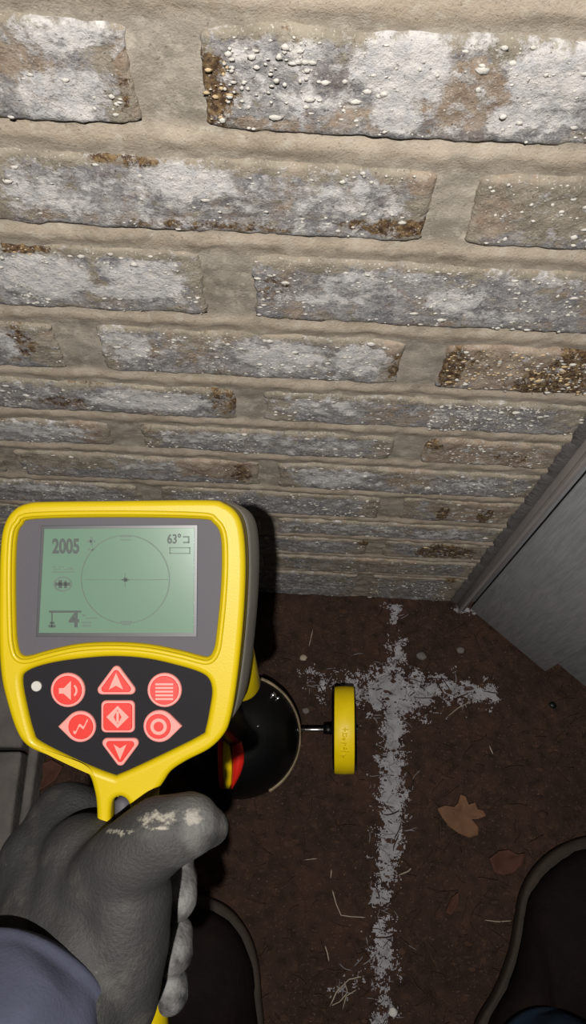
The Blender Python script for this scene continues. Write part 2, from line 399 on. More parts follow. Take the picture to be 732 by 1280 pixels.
fleck_pts = []; fleck_tan = []
def face_y(x, z, seed, prot):
    return -prot + .0016 * fbm(x * 30, z * 30, seed) + .0007 * nz(x * 150, z * 150, seed)
def make_brick(a, b, zb, zt, k, seed):
    vis = k >= -1
    st = .0026 if vis else .006
    w_, h_ = b - a, zt - zb
    nx, ny = max(3, int(w_ / st)), max(3, int(h_ / st))
    prot = random.uniform(-.0004, .0012)
    base = [random.uniform(.15, .35), random.uniform(0, .1), random.uniform(.02, .28), random.uniform(0, .25)]
    cx, cz = (a + b) / 2, (zb + zt) / 2
    vs, fs, col = [], [], []
    tilt = random.uniform(-.012, .012)
    def pos(u, v):
        # rounded, wandering outline
        x = a + w_ * u; z = zb + h_ * v
        eu = min(u, 1 - u) * w_; ev = min(v, 1 - v) * h_
        fx = math.exp(-eu / .008); fz = math.exp(-ev / .006)
        sx = 1 if u < .5 else -1; sz = 1 if v < .5 else -1
        z += sz * fz * (.0016 + .0026 * nz(x * 28, seed * 3.1, sz) + .0010 * nz(x * 150, seed)) + sz * fx * .0035 * (1 - min(1, ev / .010))
        x += sx * fx * (.002 + .0035 * nz(z * 40, seed * 1.7, sx) + .0016 * nz(z * 170, seed))
        z += tilt * (x - cx) * .6
        edge = math.exp(-min(eu, ev) / .0022)
        y = face_y(x, z, seed, prot) + edge * .0020
        smear = max(math.exp(-(eu / .026) ** 2) * (.7 + .9 * nz(seed, u * 2)), math.exp(-(h_ * (1 - v) / .010) ** 2) * .8, math.exp(-(h_ * v / .0035) ** 2) * .4)
        return x, y, z, smear
    for j in range(ny + 1):
        for i in range(nx + 1):
            x, y, z, sm_ = pos(i / nx, j / ny)
            wv = wear_at(x, z, base); wv[2] = max(wv[2], sm_ + .35 * nz(x * 45, z * 45, seed)); wv[0] *= 1 - .6 * min(1, sm_)
            vs.append((x - cx, y, z - cz)); col.append(wv)
    W1 = nx + 1
    for j in range(ny):
        for i in range(nx):
            q = j * W1 + i; fs.append((q, q + 1, q + W1 + 1, q + W1))
    rim = [i for i in range(nx + 1)] + [j * W1 + nx for j in range(1, ny + 1)] + [ny * W1 + i for i in range(nx - 1, -1, -1)] + [j * W1 for j in range(ny - 1, 0, -1)]
    n0 = len(vs)
    for q in rim:
        x, y, z = vs[q]; vs.append((x, .014, z)); col.append(col[q])
    n = len(rim)
    for q in range(n):
        r2 = (q + 1) % n; fs.append((rim[r2], rim[q], n0 + q, n0 + r2))
    fs.append(tuple(range(n0, n0 + n)))
    me = bpy.data.meshes.new('brick'); me.from_pydata(vs, [], fs)
    at_ = me.attributes.new('wear', 'FLOAT_COLOR', 'POINT')
    at_.data.foreach_set('color', [c for q in col for c in q])
    o = link('brick', me, M['brick'], wall); o.location = (cx, 0, cz)
    if vis:
        dens = random.choice([.6, 1.2, 2.0])
        n = int(w_ * h_ * 9000 * dens)
        if k in (0, 1): n = int(n * 1.2)
        for _ in range(n):
            x = random.uniform(a + .004, b - .004); z = random.uniform(zb + .004, zt - .004)
            if nz(x * 25, z * 25, 9) < -.12: continue
            wv = wear_at(x, z, base)
            (fleck_tan if wv[1] > .5 and random.random() < .6 else fleck_pts).append((x, face_y(x, z, seed, prot), z))
for i, (a, b, zb, zt, k) in enumerate(brick_rects):
    make_brick(a, b, zb, zt, k, i * 1.37)

def flecks(pts, name, m, big=1.0):
    bm0 = bmesh.new(); bmesh.ops.create_icosphere(bm0, subdivisions=1, radius=1)
    bv = [v.co.copy() for v in bm0.verts]; bf = [[v.index for v in f.verts] for f in bm0.faces]; bm0.free()
    vs, fs = [], []
    for (x, y, z) in pts:
        n0 = len(vs); s = min(.0042, random.lognormvariate(math.log(.00092), .48)) * big
        sx, sz = s * random.uniform(.8, 1.7), s * random.uniform(.7, 1.1)
        for v in bv:
            q = 1 + .75 * nz(v.x * 1.6 + x * 900, v.y * 2, v.z * 1.6 + z * 900)
            vs.append((x + v.x * sx * q, y + v.y * s * .3, z + v.z * sz * q))
        fs += [[n0 + i for i in f] for f in bf]
    me = bpy.data.meshes.new(name); me.from_pydata(vs, [], fs)
    o = link(name, me, m, wall); o['kind'] = 'stuff'; return o
gx = [(rx_, rz_) for rx_, rz_ in []]
for (px, py, rpx, rpy, n) in [(650, 465, 95, 28, 260), (262, 120, 30, 45, 40), (610, 520, 75, 16, 170), (640, 505, 50, 10, 40), (600, 605, 45, 9, 60), (480, 210, 60, 18, 40), (340, 100, 60, 50, 60)]:
    for _ in range(n):
        p = on_wall(px + random.uniform(-rpx, rpx), py + random.uniform(-rpy, rpy))
        if p.x > XR - .01 or not any(a + .004 < p.x < b - .004 and zb + .003 < p.z < zt - .003 for a, b, zb, zt, k in brick_rects): continue
        (fleck_tan if py == 465 and random.random() < .55 or py == 120 and random.random() < .5 else fleck_pts).append((p.x, -.0018, p.z))
flecks(fleck_pts, 'white_grit', M['fleck']); flecks(fleck_tan, 'tan_grit', M['flecktan'])
big = []
for (px, py) in [(375, 98), (628, 143), (15, 143), (333, 262), (275, 262), (65, 226), (640, 24), (663, 28), (540, 212), (543, 232), (372, 62), (402, 28)]:
    p = on_wall(px, py)
    if any(a + .004 < p.x < b - .004 and zb + .004 < p.z < zt - .004 for a, b, zb, zt, k in brick_rects): big.append((p.x, -.0022, p.z))
flecks(big, 'mortar_lump', M['fleck'], 2.0)

# ================================================================== trims at the right end of the wall
xt0 = on_wall(560, 754).x; xt1 = on_wall(577, 752, -.012).x
def box(bm, x0, x1, y0, y1, z0, z1):
    g = [bm.verts.new(p) for p in ((x0, y0, z0), (x1, y0, z0), (x1, y1, z0), (x0, y1, z0), (x0, y0, z1), (x1, y0, z1), (x1, y1, z1), (x0, y1, z1))]
    for f in ((0, 1, 2, 3), (4, 5, 6, 7), (0, 1, 5, 4), (1, 2, 6, 5), (2, 3, 7, 6), (3, 0, 4, 7)): bm.faces.new([g[i] for i in f])
def bevel(bm, w_, seg=2):
    bmesh.ops.recalc_face_normals(bm, faces=bm.faces)
    bmesh.ops.bevel(bm, geom=bm.edges[:], offset=w_, segments=seg, affect='EDGES', profile=.5)
# rough caulk bead, ragged where it meets each brick
bm = bmesh.new(); rows = []
N = 420; ztop = wall_top - .02
for j in range(N + 1):
    z = .002 + (ztop - .002) * j / N
    db = min(abs(z - b) for b in bedz)
    rag = .003 * math.exp(-(db / .008) ** 2) - .0022 * nz(0, z * 420) - .0015 * nz(5, z * 60)
    xa = xt0 + .000 + rag
    ring = []
    for q, (t_, dy) in enumerate(((0, .006), (.02, -.001), (.35, -.0035), (.7, -.004), (1, -.002), (1, .02))):
        x = xa + (xt0 + .016 - xa) * t_
        ring.append(bm.verts.new((x, dy + .0006 * nz(z * 200, q), z)))
    rows.append(ring)
for j in range(N):
    for q in range(5): bm.faces.new((rows[j][q], rows[j][q + 1], rows[j + 1][q + 1], rows[j + 1][q]))
cb = from_bm('trim_2', bm, M['caulk']); tag(cb, 'ragged dark grey caulk bead between bricks and metal trim', None, None, 'structure')
bm = bmesh.new()
box(bm, xt0 + .013, xt1 + .012, -.017, .03, .001, ztop); bevel(bm, .0015)
box(bm, xt0 + .013, xt0 + .0155, -.020, -.015, .001, ztop)
o = from_bm('trim_1', bm, M['trim']); angle_smooth(o); tag(o, 'straight light grey metal edge trim running up the wall', None, None, 'structure')

# ================================================================== grey panel wall on the right
A0 = on_floor(586, 762); B0 = on_floor(680, 841); C0 = on_floor(692, 828); D0 = on_floor(860, 968)
pw = empty('wall_right', (A0.x, A0.y, 0)); tag(pw, 'wall of tall grey grained panels at an angle to the brick', None, None, 'structure')
def panel(p, q, thick, z0, z1, name='panel'):
    d = Vector((q.x - p.x, q.y - p.y, 0)); L = d.length; d.normalize(); n = Vector((d.y, -d.x, 0))
    bm = bmesh.new(); box(bm, 0, L, 0, thick, z0, z1); bevel(bm, .003)
    o = from_bm(name, bm, M['siding'], pw, True); angle_smooth(o)
    o.matrix_world = Matrix.Translation((p.x, p.y, 0)) @ Matrix((( d.x, -d.y, 0), (d.y, d.x, 0), (0, 0, 1))).to_4x4()
    o.matrix_parent_inverse = Matrix.Translation((-A0.x, -A0.y, 0)) @ Matrix.Identity(4)
    return o
H2 = .62
panel(A0, B0, .018, .004, 1.05)
panel(C0 + (D0 - C0).normalized() * .0, D0, .018, .004, 1.05)
# return piece closing the corner behind the trim
bm = bmesh.new(); box(bm, xt1 + .016, A0.x + .12, .0, .03, .001, 1.05); bevel(bm, .002)
o = from_bm('panel', bm, M['siding'], pw); o.matrix_parent_inverse = Matrix.Translation((-A0.x, -A0.y, 0)); angle_smooth(o)

# ================================================================== floor of dirt
def ground_z(x, y):
    return .004 * fbm(x * 7, y * 7, 1) + .0022 * fbm(x * 38, y * 38, 5) + .001 * nz(x * 140, y * 140) - .004
def floor_grid():
    xs = []; x = -1.3
    while x < 1.3: xs.append(x); x += .0045 if -.52 < x < .50 else .03
    ys = []; y = -1.3
    while y < .03: ys.append(y); y += .0045 if y > -.66 else .03
    vs = [(x, y, ground_z(x, y)) for y in ys for x in xs]
    W1 = len(xs); fs = [(j * W1 + i, j * W1 + i + 1, (j + 1) * W1 + i + 1, (j + 1) * W1 + i) for j in range(len(ys) - 1) for i in range(W1 - 1)]
    me = bpy.data.meshes.new('floor'); me.from_pydata(vs, [], fs); return me
fl = link('floor', floor_grid(), M['soil']); tag(fl, 'dark brown dirt ground at the foot of the wall', None, None, 'structure')

# ---- white marking paint: crust over the dirt
strokes = []   # (p, q, halfwidth, strength) in floor metres
def stroke(x0, y0, x1, y1, w0, s=1.0):
    p, q = on_floor(x0, y0), on_floor(x1, y1); strokes.append((p, q, w0, s))
stroke(497, 806, 494, 870, .014, .85); stroke(494, 870, 489, 950, .0155, 1.1); stroke(489, 950, 490, 1010, .019, 1.0); stroke(490, 1000, 486, 1070, .0165, 1.15)
stroke(486, 1070, 476, 1120, .016, .8); stroke(478, 1160, 478, 1205, .018, .85); stroke(478, 1205, 474, 1290, .0155, .62)
stroke(388, 852, 450, 868, .018, .5); stroke(440, 862, 490, 868, .024, .85); stroke(470, 862, 520, 866, .03, 1.1); stroke(510, 862, 575, 862, .022, .8); stroke(570, 862, 612, 868, .016, .95)
stroke(484, 757, 500, 758, .008, .8); stroke(492, 768, 491, 774, .008, .8); stroke(425, 1235, 452, 1222, .012, .4)
stroke(570, 762, 596, 764, .005, .8)
def segd(x, y, p, q):
    dx, dy = q.x - p.x, q.y - p.y; L = dx * dx + dy * dy + 1e-9
    t_ = max(0, min(1, ((x - p.x) * dx + (y - p.y) * dy) / L))
    return math.hypot(x - p.x - dx * t_, y - p.y - dy * t_)
def paint_amt(x, y):
    v = 0
    for p, q, hw, s in strokes:
        d = segd(x, y, p, q) / hw
        if d < 2.4: v = max(v, s * math.exp(-d ** 2 * .75))
    return v
def crust():
    x0, x1 = on_floor(370, 860).x, on_floor(640, 860).x; y0, y1 = on_floor(480, 1300).y, -.004
    st = .0014; vs, fs, idx = [], [], {}
    nx, ny = int((x1 - x0) / st), int((y1 - y0) / st)
    def vid(i, j):
        if (i, j) not in idx:
            x, y = x0 + i * st, y0 + j * st
            jx, jy = st * .45 * nz(i * .9, j * .9, 2), st * .45 * nz(i * .9, j * .9, 7)
            idx[(i, j)] = len(vs); vs.append((x + jx, y + jy, ground_z(x, y) + .0009 + .0007 * nz(x * 300, y * 300, 4)))
        return idx[(i, j)]
    for j in range(ny):
        y = y0 + (j + .5) * st
        for i in range(nx):
            x = x0 + (i + .5) * st
            v = paint_amt(x, y)
            if v < .05: continue
            n_ = .5 + .6 * fbm(x * 60, y * 60, 11, 3) + .38 * nz(x * 230, y * 230, 3) + .5 * nz(i * .77, j * .77, 8)
            if v > n_ + .12:
                fs.append((vid(i, j), vid(i + 1, j), vid(i + 1, j + 1), vid(i, j + 1)))
    me = bpy.data.meshes.new('paint_cross'); me.from_pydata(vs, [], fs); return me
pc = link('paint_cross', crust(), M['paint'])
tag(pc, 'white spray painted cross marking sprayed on the dirt', 'ground marking')

# ---- litter
def ribbon(vs, fs, pts, r):
    """triangular tube along pts"""
    n0 = len(vs); k = len(pts)
    for i, p in enumerate(pts):
        t_ = (pts[min(k - 1, i + 1)] - pts[max(0, i - 1)]).normalized()
        s = t_.cross(Vector((0, 0, 1))); s = s.normalized() if s.length > 1e-4 else Vector((1, 0, 0)); u = s.cross(t_)
        rr = r * (1 if 0 < i < k - 1 else .4)
        for a in (0, 2 * PI / 3, 4 * PI / 3):
            vs.append(tuple(p + s * math.cos(a) * rr + u * math.sin(a) * rr * .6))
    for i in range(k - 1):
        for a in range(3):
            b = (a + 1) % 3; fs.append((n0 + i * 3 + a, n0 + i * 3 + b, n0 + i * 3 + 3 + b, n0 + i * 3 + 3 + a))
    fs.append((n0, n0 + 2, n0 + 1)); e = n0 + (k - 1) * 3; fs.append((e, e + 1, e + 2))
def fiber(vs, fs, x, y, L, ang, r, curl=.6, lift=.002):
    pts = []; a = ang
    for i in range(6):
        pts.append(Vector((x, y, ground_z(x, y) + lift + .002 * math.sin(i / 5 * PI))))
        x += math.cos(a) * L / 5; y += math.sin(a) * L / 5; a += random.uniform(-curl, curl) * .5
    ribbon(vs, fs, pts, r)
# fibres glued in the paint
vs, fs = [], []
for _ in range(3000):
    p = on_floor(random.uniform(375, 620), random.uniform(760, 1290))
    if random.random() < paint_amt(p.x, p.y) * .4:
        fiber(vs, fs, p.x, p.y, random.uniform(.006, .022), random.uniform(0, 2 * PI), random.uniform(.0004, .0009))
me = bpy.data.meshes.new('painted_straw'); me.from_pydata(vs, [], fs); o = link('painted_straw', me, M['wstraw'], pc); o['kind'] = 'stuff'
# general litter
vs, fs = [], []
for _ in range(900):
    x, y = random.uniform(-.30, .5), random.uniform(-.62, -.01)
    fiber(vs, fs, x, y, random.uniform(.008, .035), random.uniform(0, 2 * PI), random.uniform(.0004, .0013))
me = bpy.data.meshes.new('leaf_litter'); me.from_pydata(vs, [], fs); o = link('twig_litter', me, M['litter'])
tag(o, 'fine brown twigs and stalks scattered over the dirt', 'litter', None, 'stuff')
vs, fs = [], []
for _ in range(900):
    x, y = random.uniform(-.30, .5), random.uniform(-.62, -.01); a = random.uniform(0, 2 * PI); s = random.lognormvariate(math.log(.0032), .45)
    z = ground_z(x, y) + .0025; n0 = len(vs); k = random.choice((5, 6, 7)); tl = random.uniform(-.4, .4)
    for i in range(k):
        b = a + i / k * 2 * PI; rr = s * random.uniform(.5, 1)
        dx, dy = math.cos(b) * rr * 1.3, math.sin(b) * rr * .7
        vs.append((x + dx, y + dy, z + dx * tl))
        vs.append((x + dx, y + dy, z + dx * tl - .0012))
    fs.append([n0 + 2 * i for i in range(k)]); fs.append([n0 + 2 * i + 1 for i in range(k)][::-1])
    for i in range(k): j = (i + 1) % k; fs.append((n0 + 2 * i, n0 + 2 * i + 1, n0 + 2 * j + 1, n0 + 2 * j))
me = bpy.data.meshes.new('bark_chips'); me.from_pydata(vs, [], fs); o = link('bark_chips', me, M['litter'], smooth=False)
tag(o, 'small brown bark chips and leaf crumbs over the dirt', 'litter', None, 'stuff')

# straw pieces that can be told apart
def straw(pxs, r, label, cat='straw', name='straw', m='straw', group=None):
    pts = [on_floor(x, y) for x, y in pxs]
    dense = []
    for i in range(len(pts) - 1):
        for t_ in range(4):
            p = pts[i].lerp(pts[i + 1], t_ / 4); dense.append(Vector((p.x, p.y, ground_z(p.x, p.y) + .0035)))
    p = pts[-1]; dense.append(Vector((p.x, p.y, ground_z(p.x, p.y) + .003)))
    vs, fs = [], []; o0 = dense[0].copy()
    ribbon(vs, fs, [d - o0 for d in dense], r)
    me = bpy.data.meshes.new(name); me.from_pydata(vs, [], fs)
    o = link(name, me, M[m]); o.location = o0; tag(o, label, cat, group); return o
straw([(415, 1112), (420, 1130), (426, 1144), (440, 1146), (457, 1147)], .0011, 'pale forked straw stalk curving left of the painted line')
straw([(406, 1182), (409, 1191), (411, 1202)], .0011, 'short upright pale straw bit left of the painted line, below the forked stalk')
straw([(414, 1086), (413, 1098)], .001, 'tiny pale straw bit left of the painted line, above the forked stalk')
straw([(605, 1150), (622, 1152), (640, 1151)], .001, 'thin horizontal straw touching the edge of the right boot')
straw([(380, 1075), (396, 1073)], .0009, 'thin short stalk lying level, left of the painted line')
straw([(391, 786), (386, 808)], .0011, 'thin upright stalk on the dirt between shadow and small top of cross')
straw([(611, 932), (616, 943)], .001, 'small pale stalk on dirt right of the cross')
straw([(560, 895), (572, 885), (590, 876)], .0009, 'fine pale hair-like stalk under the right cross arm')
straw([(498, 1094), (510, 1089), (514, 1085)], .0016, 'stubby pale twig touching the right side of the painted line', 'twig', 'twig')
straw([(412, 1258), (420, 1240), (436, 1224), (455, 1220)], .0013, 'arched pale stalk in the tangle at the bottom left of the line')
straw([(412, 1258), (424, 1252), (434, 1240), (430, 1226)], .0011, 'looped pale stalk in the tangle at the bottom left of the line')
straw([(428, 1262), (432, 1245), (446, 1236)], .001, 'crossed pale stalk in the tangle, nearest the painted line')

# pebbles / pale chips
def pebble(px, py, s, label, m='straw'):
    p = on_floor(px, py); bm = bmesh.new(); bmesh.ops.create_icosphere(bm, subdivisions=2, radius=1)
    for v in bm.verts:
        q = 1 + .35 * nz(v.co.x * 1.3 + px, v.co.y * 1.3, v.co.z * 1.3 + py)
        v.co = Vector((v.co.x * s * 1.2 * q, v.co.y * s * q, v.co.z * s * .5 * q))
    o = from_bm('pebble', bm, M[m]); o.location = (p.x, p.y, ground_z(p.x, p.y) + s * .4); tag(o, label, 'pebble')
pebble(527, 819, .007, 'pale flat pebble right of the top of the painted cross', 'paver')
pebble(379, 822, .005, 'small pale pebble above the left end of the cross')
pebble(576, 812, .0055, 'pale pebble below the foot of the metal trim', 'paver')
pebble(382, 888, .0045, 'small light pebble beside the steel axle', 'paver')
pebble(491, 1266, .0055, 'small white stone on the painted line at the bottom', 'fleck')
pebble(691, 881, .005, 'dark round lump on dirt below the grey panel', 'jet')
pebble(678, 1018, .006, 'tan pebble on dirt to the right of the dry leaf', 'litter')

# lobed dead leaves
def leaf(outline, label, m):
    pts = [on_floor(x, y) for x, y in outline]; c = sum(pts, Vector()) / len(pts)
    bm = bmesh.new(); rings = []
    for k in range(6):
        f = k / 5
        ring = []
        for p in pts:
            x, y = c.x + (p.x - c.x) * f, c.y + (p.y - c.y) * f
            z = max(.0, f - .2) * .007 * (1 + .8 * nz(x * 60, y * 60)) + .0015 * nz(x * 130, y * 130)
            ring.append((x - c.x, y - c.y, z + .003))
        rings.append(ring)
    cv = bm.verts.new((0, 0, .003)); R = [[bm.verts.new(p) for p in r] for r in rings[1:]]; n = len(pts)
    for i in range(n): bm.faces.new((cv, R[0][i], R[0][(i + 1) % n]))
    for k in range(4):
        for i in range(n): j = (i + 1) % n; bm.faces.new((R[k][i], R[k + 1][i], R[k + 1][j], R[k][j]))
    o = from_bm('dry_leaf', bm, M[m]); o.location = (c.x, c.y, ground_z(c.x, c.y) + .002)
    s = o.modifiers.new('t', 'SOLIDIFY'); s.thickness = .0006; bake(o)
    o.data.materials.clear(); o.data.materials.append(M[m]); tag(o, label, 'leaf'); return o
lf = leaf([(545, 1011), (555, 1007), (566, 1009), (571, 1004), (574, 993), (580, 996), (584, 1006), (592, 1003), (595, 1011), (602, 1013), (606, 1020), (596, 1024), (588, 1024), (597, 1034), (596, 1044), (585, 1047), (572, 1042), (560, 1033), (551, 1022)],
     'tan curled dry oak leaf on the dirt right of the painted line', 'leaf')
leaf([(610, 1073), (622, 1064), (634, 1062), (645, 1068), (655, 1066), (652, 1080), (640, 1090), (628, 1094), (616, 1090)], 'russet dry leaf lying beside the toe of the right boot', 'leafred')
leaf([(555, 1140), (563, 1122), (571, 1115), (572, 1128), (562, 1143)], 'narrow brown leaf lying midway between painted line and right boot', 'leafred')
leaf([(40, 965), (52, 955), (66, 950), (80, 958), (70, 975), (56, 985), (44, 992)], 'russet leaf fragment lying between edging board and yellow bezel', 'leafred')

# ================================================================== pavers & edging at the left
def slab(name, pts, z0, z1, m, label=None, cat=None, group=None, rough=.0025):
    bm = bmesh.new()
    lo_ = [bm.verts.new((p.x, p.y, z0)) for p in pts]; hi = [bm.verts.new((p.x, p.y, z1)) for p in pts]
    n = len(pts); bm.faces.new(lo_); bm.faces.new(hi)
    for i in range(n): bm.faces.new((lo_[i], lo_[(i + 1) % n], hi[(i + 1) % n], hi[i]))
    bevel(bm, .004, 2)
    bmesh.ops.subdivide_edges(bm, edges=[e for e in bm.edges if e.calc_length() > .03], cuts=6, use_grid_fill=True)
    for v in bm.verts:
        v.co += Vector((nz(v.co.x * 40, v.co.y * 40, 1), nz(v.co.x * 40, v.co.y * 40, 2), nz(v.co.x * 40, v.co.y * 40, 3))) * rough
    c = sum((v.co for v in bm.verts), Vector()) / len(bm.verts)
    for v in bm.verts: v.co -= Vector((c.x, c.y, z0))
    o = from_bm(name, bm, M[m]); o.location = (c.x, c.y, z0); angle_smooth(o, 50)
    if label: tag(o, label, cat, group)
    return o
zt_ = .045
def lx(px, py): return on_floor(px, py, zt_)
d_ = (lx(27, 935) - lx(12, 1040)); d_.normalize()
e0 = lx(27, 935); sdir = Vector((-d_.y, d_.x, 0))      # towards the left
if sdir.x > 0: sdir = -sdir
tval = lambda y: (y - e0.y) / d_.y
y_edges = [-.02, e0.y - .002, e0.y - .42]
labs = ['grey concrete paver nearest the wall, behind the yellow device', 'grey concrete paver at the left edge beside the gloved hand']
for i in range(2):
    ya, yb = y_edges[i] - .003, y_edges[i + 1] + .003
    p0 = e0 + d_ * tval(ya); p1 = e0 + d_ * tval(yb)
    slab('paver', [p0, p1, p1 + sdir * .2, p0 + sdir * .2], -.006, zt_, 'paver', labs[i], 'paver')
ofs = -sdir
p0 = e0 + d_ * tval(-.02) + ofs * .008; p1 = e0 + d_ * tval(-.75) + ofs * .008
slab('edging_board', [p0, p1, p1 + ofs * .014, p0 + ofs * .014], -.006, zt_ - .004, 'paver', 'thin weathered edging board beside the concrete pavers at left', 'board', rough=.002)

# ================================================================== the locator
DF = .42                                   # distance of the face
def catmull(pts, n=4, closed=True):
    out = []; k = len(pts)
    for i in range(k):
        p0, p1, p2, p3 = [Vector((*pts[(i + j) % k][:2], 0)) for j in (-1, 0, 1, 2)]
        for t in range(n):
            t_ = t / n
            out.append(tuple(.5 * ((2 * p1) + (p2 - p0) * t_ + (2 * p0 - 5 * p1 + 4 * p2 - p3) * t_ * t_ + (3 * p1 - p0 - 3 * p2 + p3) * t_ ** 3))[:2])
    return out
KX = DF / F_PX
FO = (155, 790)
face_m = Matrix.Translation(at(FO[0], FO[1], DF)) @ Matrix((R_, U_, -Fw)).transposed().to_4x4()
def loc2(x, y): return ((x - FO[0]) * KX, -(y - FO[1]) * KX)
dev = empty('pipe_locator'); dev.matrix_world = face_m
tag(dev, 'yellow and grey handheld pipe locator with LCD screen and red keys, held by gloved hand', 'detector')

def shape(name, outer, holes, z0, z1, bev, m, parent, smooth_n=4, raw=False):
    """filled outline (photo pixels on the face plane) as a bevelled plate"""
    cu = bpy.data.curves.new(name, 'CURVE'); cu.dimensions = '2D'; cu.fill_mode = 'BOTH'
    for pts in [outer] + list(holes):
        q = pts if raw else catmull(pts, smooth_n)
        s = cu.splines.new('POLY'); s.points.add(len(q) - 1); s.use_cyclic_u = True
        for i, p in enumerate(q):
            a = loc2(*p); s.points[i].co = (a[0], a[1], 0, 1)
    cu.extrude = max(1e-5, (z1 - z0) / 2 - bev); cu.bevel_depth = bev; cu.bevel_resolution = 3 if bev > .0008 else 1
    cu.offset = -bev
    o = bpy.data.objects.new(name, cu); C.objects.link(o)
    dg = bpy.context.evaluated_depsgraph_get(); dg.update()
    me = bpy.data.meshes.new_from_object(o.evaluated_get(dg)); bpy.data.objects.remove(o); bpy.data.curves.remove(cu)
    me.transform(Matrix.Translation((0, 0, (z0 + z1) / 2))); me.name = name
    o = link(name, me, M[m], parent); angle_smooth(o, 50)
    return o

outer = [(60, 627), (150, 626), (258, 625), (280, 629), (296, 641), (304, 662), (307, 700), (306, 745), (302, 800), (295, 860), (288, 898), (280, 917), (262, 935), (235, 949), (215, 962), (205, 976), (196, 990), (190, 1005), (186, 1030), (184, 1060),
         (168, 1060), (165, 1030), (163, 1008), (159, 998), (151, 994), (143, 998), (140, 1008), (139, 1030), (138, 1060), (122, 1060), (122, 1022), (121, 1000), (118, 984), (113, 969), (103, 959), (75, 948), (45, 937), (30, 926), (20, 908), (11, 880), (3, 845), (0, 800), (0, 740), (2, 680), (8, 652), (20, 636), (36, 629)]
up_hole = [(45, 649), (150, 647), (250, 649), (266, 654), (275, 668), (277, 700), (275, 745), (270, 795), (267, 811), (261, 820), (250, 819), (228, 813), (188, 805), (145, 802), (100, 804), (62, 812), (37, 819), (27, 817), (23, 806), (21, 785), (20, 720), (22, 672), (29, 656)]
lo_hole = [(29, 850), (36, 838), (62, 829), (100, 823), (143, 820), (185, 823), (225, 832), (250, 840), (261, 848), (265, 862), (263, 880), (257, 910), (250, 919), (200, 944), (152, 966), (140, 967), (100, 951), (52, 927), (43, 915), (35, 885)]
shape('front_bezel', outer, [up_hole, lo_hole], -.012, .0035, .0032, 'yellow', dev)
# raised lip around the screen
def offset_poly(pts, d):
    q = catmull(pts, 4); n = len(q); out = []
    area = sum(q[i][0] * q[(i + 1) % n][1] - q[(i + 1) % n][0] * q[i][1] for i in range(n))
    s = 1 if area > 0 else -1
    for i in range(n):
        a, b = q[i - 1], q[(i + 1) % n]; dx, dy = b[0] - a[0], b[1] - a[1]; L = math.hypot(dx, dy) + 1e-9
        out.append((q[i][0] + s * dy / L * d, q[i][1] - s * dx / L * d))
    return out
shape('screen_lip', offset_poly(up_hole, 9), [offset_poly(up_hole, 3)], -.001, .0046, .0012, 'yellow', dev, raw=True)
shape('screen_surround', offset_poly(up_hole, 3), [], -.008, -.0005, .0003, 'grey', dev, raw=True)
shape('keypad', offset_poly(lo_hole, 3), [], -.008, -.0002, .0003, 'black', dev, raw=True)
def rrect(x0, y0, x1, y1, r, skew=0, n=5):
    out = []
    for cx, cy, a0 in ((x1 - r, y0 + r, -PI / 2), (x1 - r, y1 - r, 0), (x0 + r, y1 - r, PI / 2), (x0 + r, y0 + r, PI)):
        for i in range(n + 1):
            a = a0 + i / n * PI / 2; y = cy + r * math.sin(a); x = cx + r * math.cos(a)
            out.append((x + skew * (y - y0) / (y1 - y0), y))
    return out
sf = [(52, 657), (247, 656), (246, 796), (45, 796)]
shape('screen_frame', sf, [], -.0008, .0004, .0002, 'bezel', dev, raw=True)
lcd = shape('screen', [(56, 661), (243, 660), (242, 791), (49, 791)], [], 0, .0008, .0001, 'lcd', dev, raw=True)

def glyphs(txt, x, y, size, m='ink', sx=1.0, z=.0011, parent=None, name='lettering', bold=0):
    cu = bpy.data.curves.new(name, 'FONT'); cu.body = txt; cu.size = size * KX; cu.extrude = .00008; cu.offset = bold * KX
    cu.align_x = 'LEFT'
    o = bpy.data.objects.new(name, cu); C.objects.link(o)
    dg = bpy.context.evaluated_depsgraph_get(); dg.update()
    me = bpy.data.meshes.new_from_object(o.evaluated_get(dg)); bpy.data.objects.remove(o); bpy.data.curves.remove(cu)
    a = loc2(x, y); me.transform(Matrix.Translation((a[0], a[1], z)) @ Matrix.Diagonal((sx, 1, 1, 1)))
    me.name = name
    return link(name, me, M[m], parent or dev, False)
def bars(name, rects, m='ink', z=.0011, parent=None, h=.00012):
    bm = bmesh.new()
    for (x0, y0, x1, y1) in rects:
        a, b = loc2(x0, y1), loc2(x1, y0); box(bm, a[0], b[0], a[1], b[1], z - .00005, z + h)
    return from_bm(name, bm, M[m], parent or dev, False)
def arcs(name, cx, cy, r, wd, m='ink', z=.0011, parent=None, a0=0, a1=2 * PI, n=48, ry=None, dash=False):
    bm = bmesh.new(); ry = ry or r
    for i in range(n):
        if dash and i % 2: continue
        t0, t1 = a0 + (a1 - a0) * i / n, a0 + (a1 - a0) * (i + 1) / n
        P = []
        for t_, q in ((t0, -wd / 2), (t1, -wd / 2), (t1, wd / 2), (t0, wd / 2)):
            P.append(loc2(cx + (r + q) * math.cos(t_), cy + (ry + q) * math.sin(t_)))
        lo_ = [bm.verts.new((*p, z - .00005)) for p in P]; hi = [bm.verts.new((*p, z + .00012)) for p in P]
        bm.faces.new(hi); bm.faces.new(lo_[::-1])
        for q in range(4): bm.faces.new((lo_[q], lo_[(q + 1) % 4], hi[(q + 1) % 4], hi[q]))
    return from_bm(name, bm, M[m], parent or dev, False)
L_ = lcd
glyphs('2005', 66, 691, 25, 'ink', .68, parent=L_, bold=.8)
bars('unit_mark', [(110, 675, 119, 678), (113, 671, 116, 682), (110, 686, 119, 688)], 'inkpale', parent=L_)
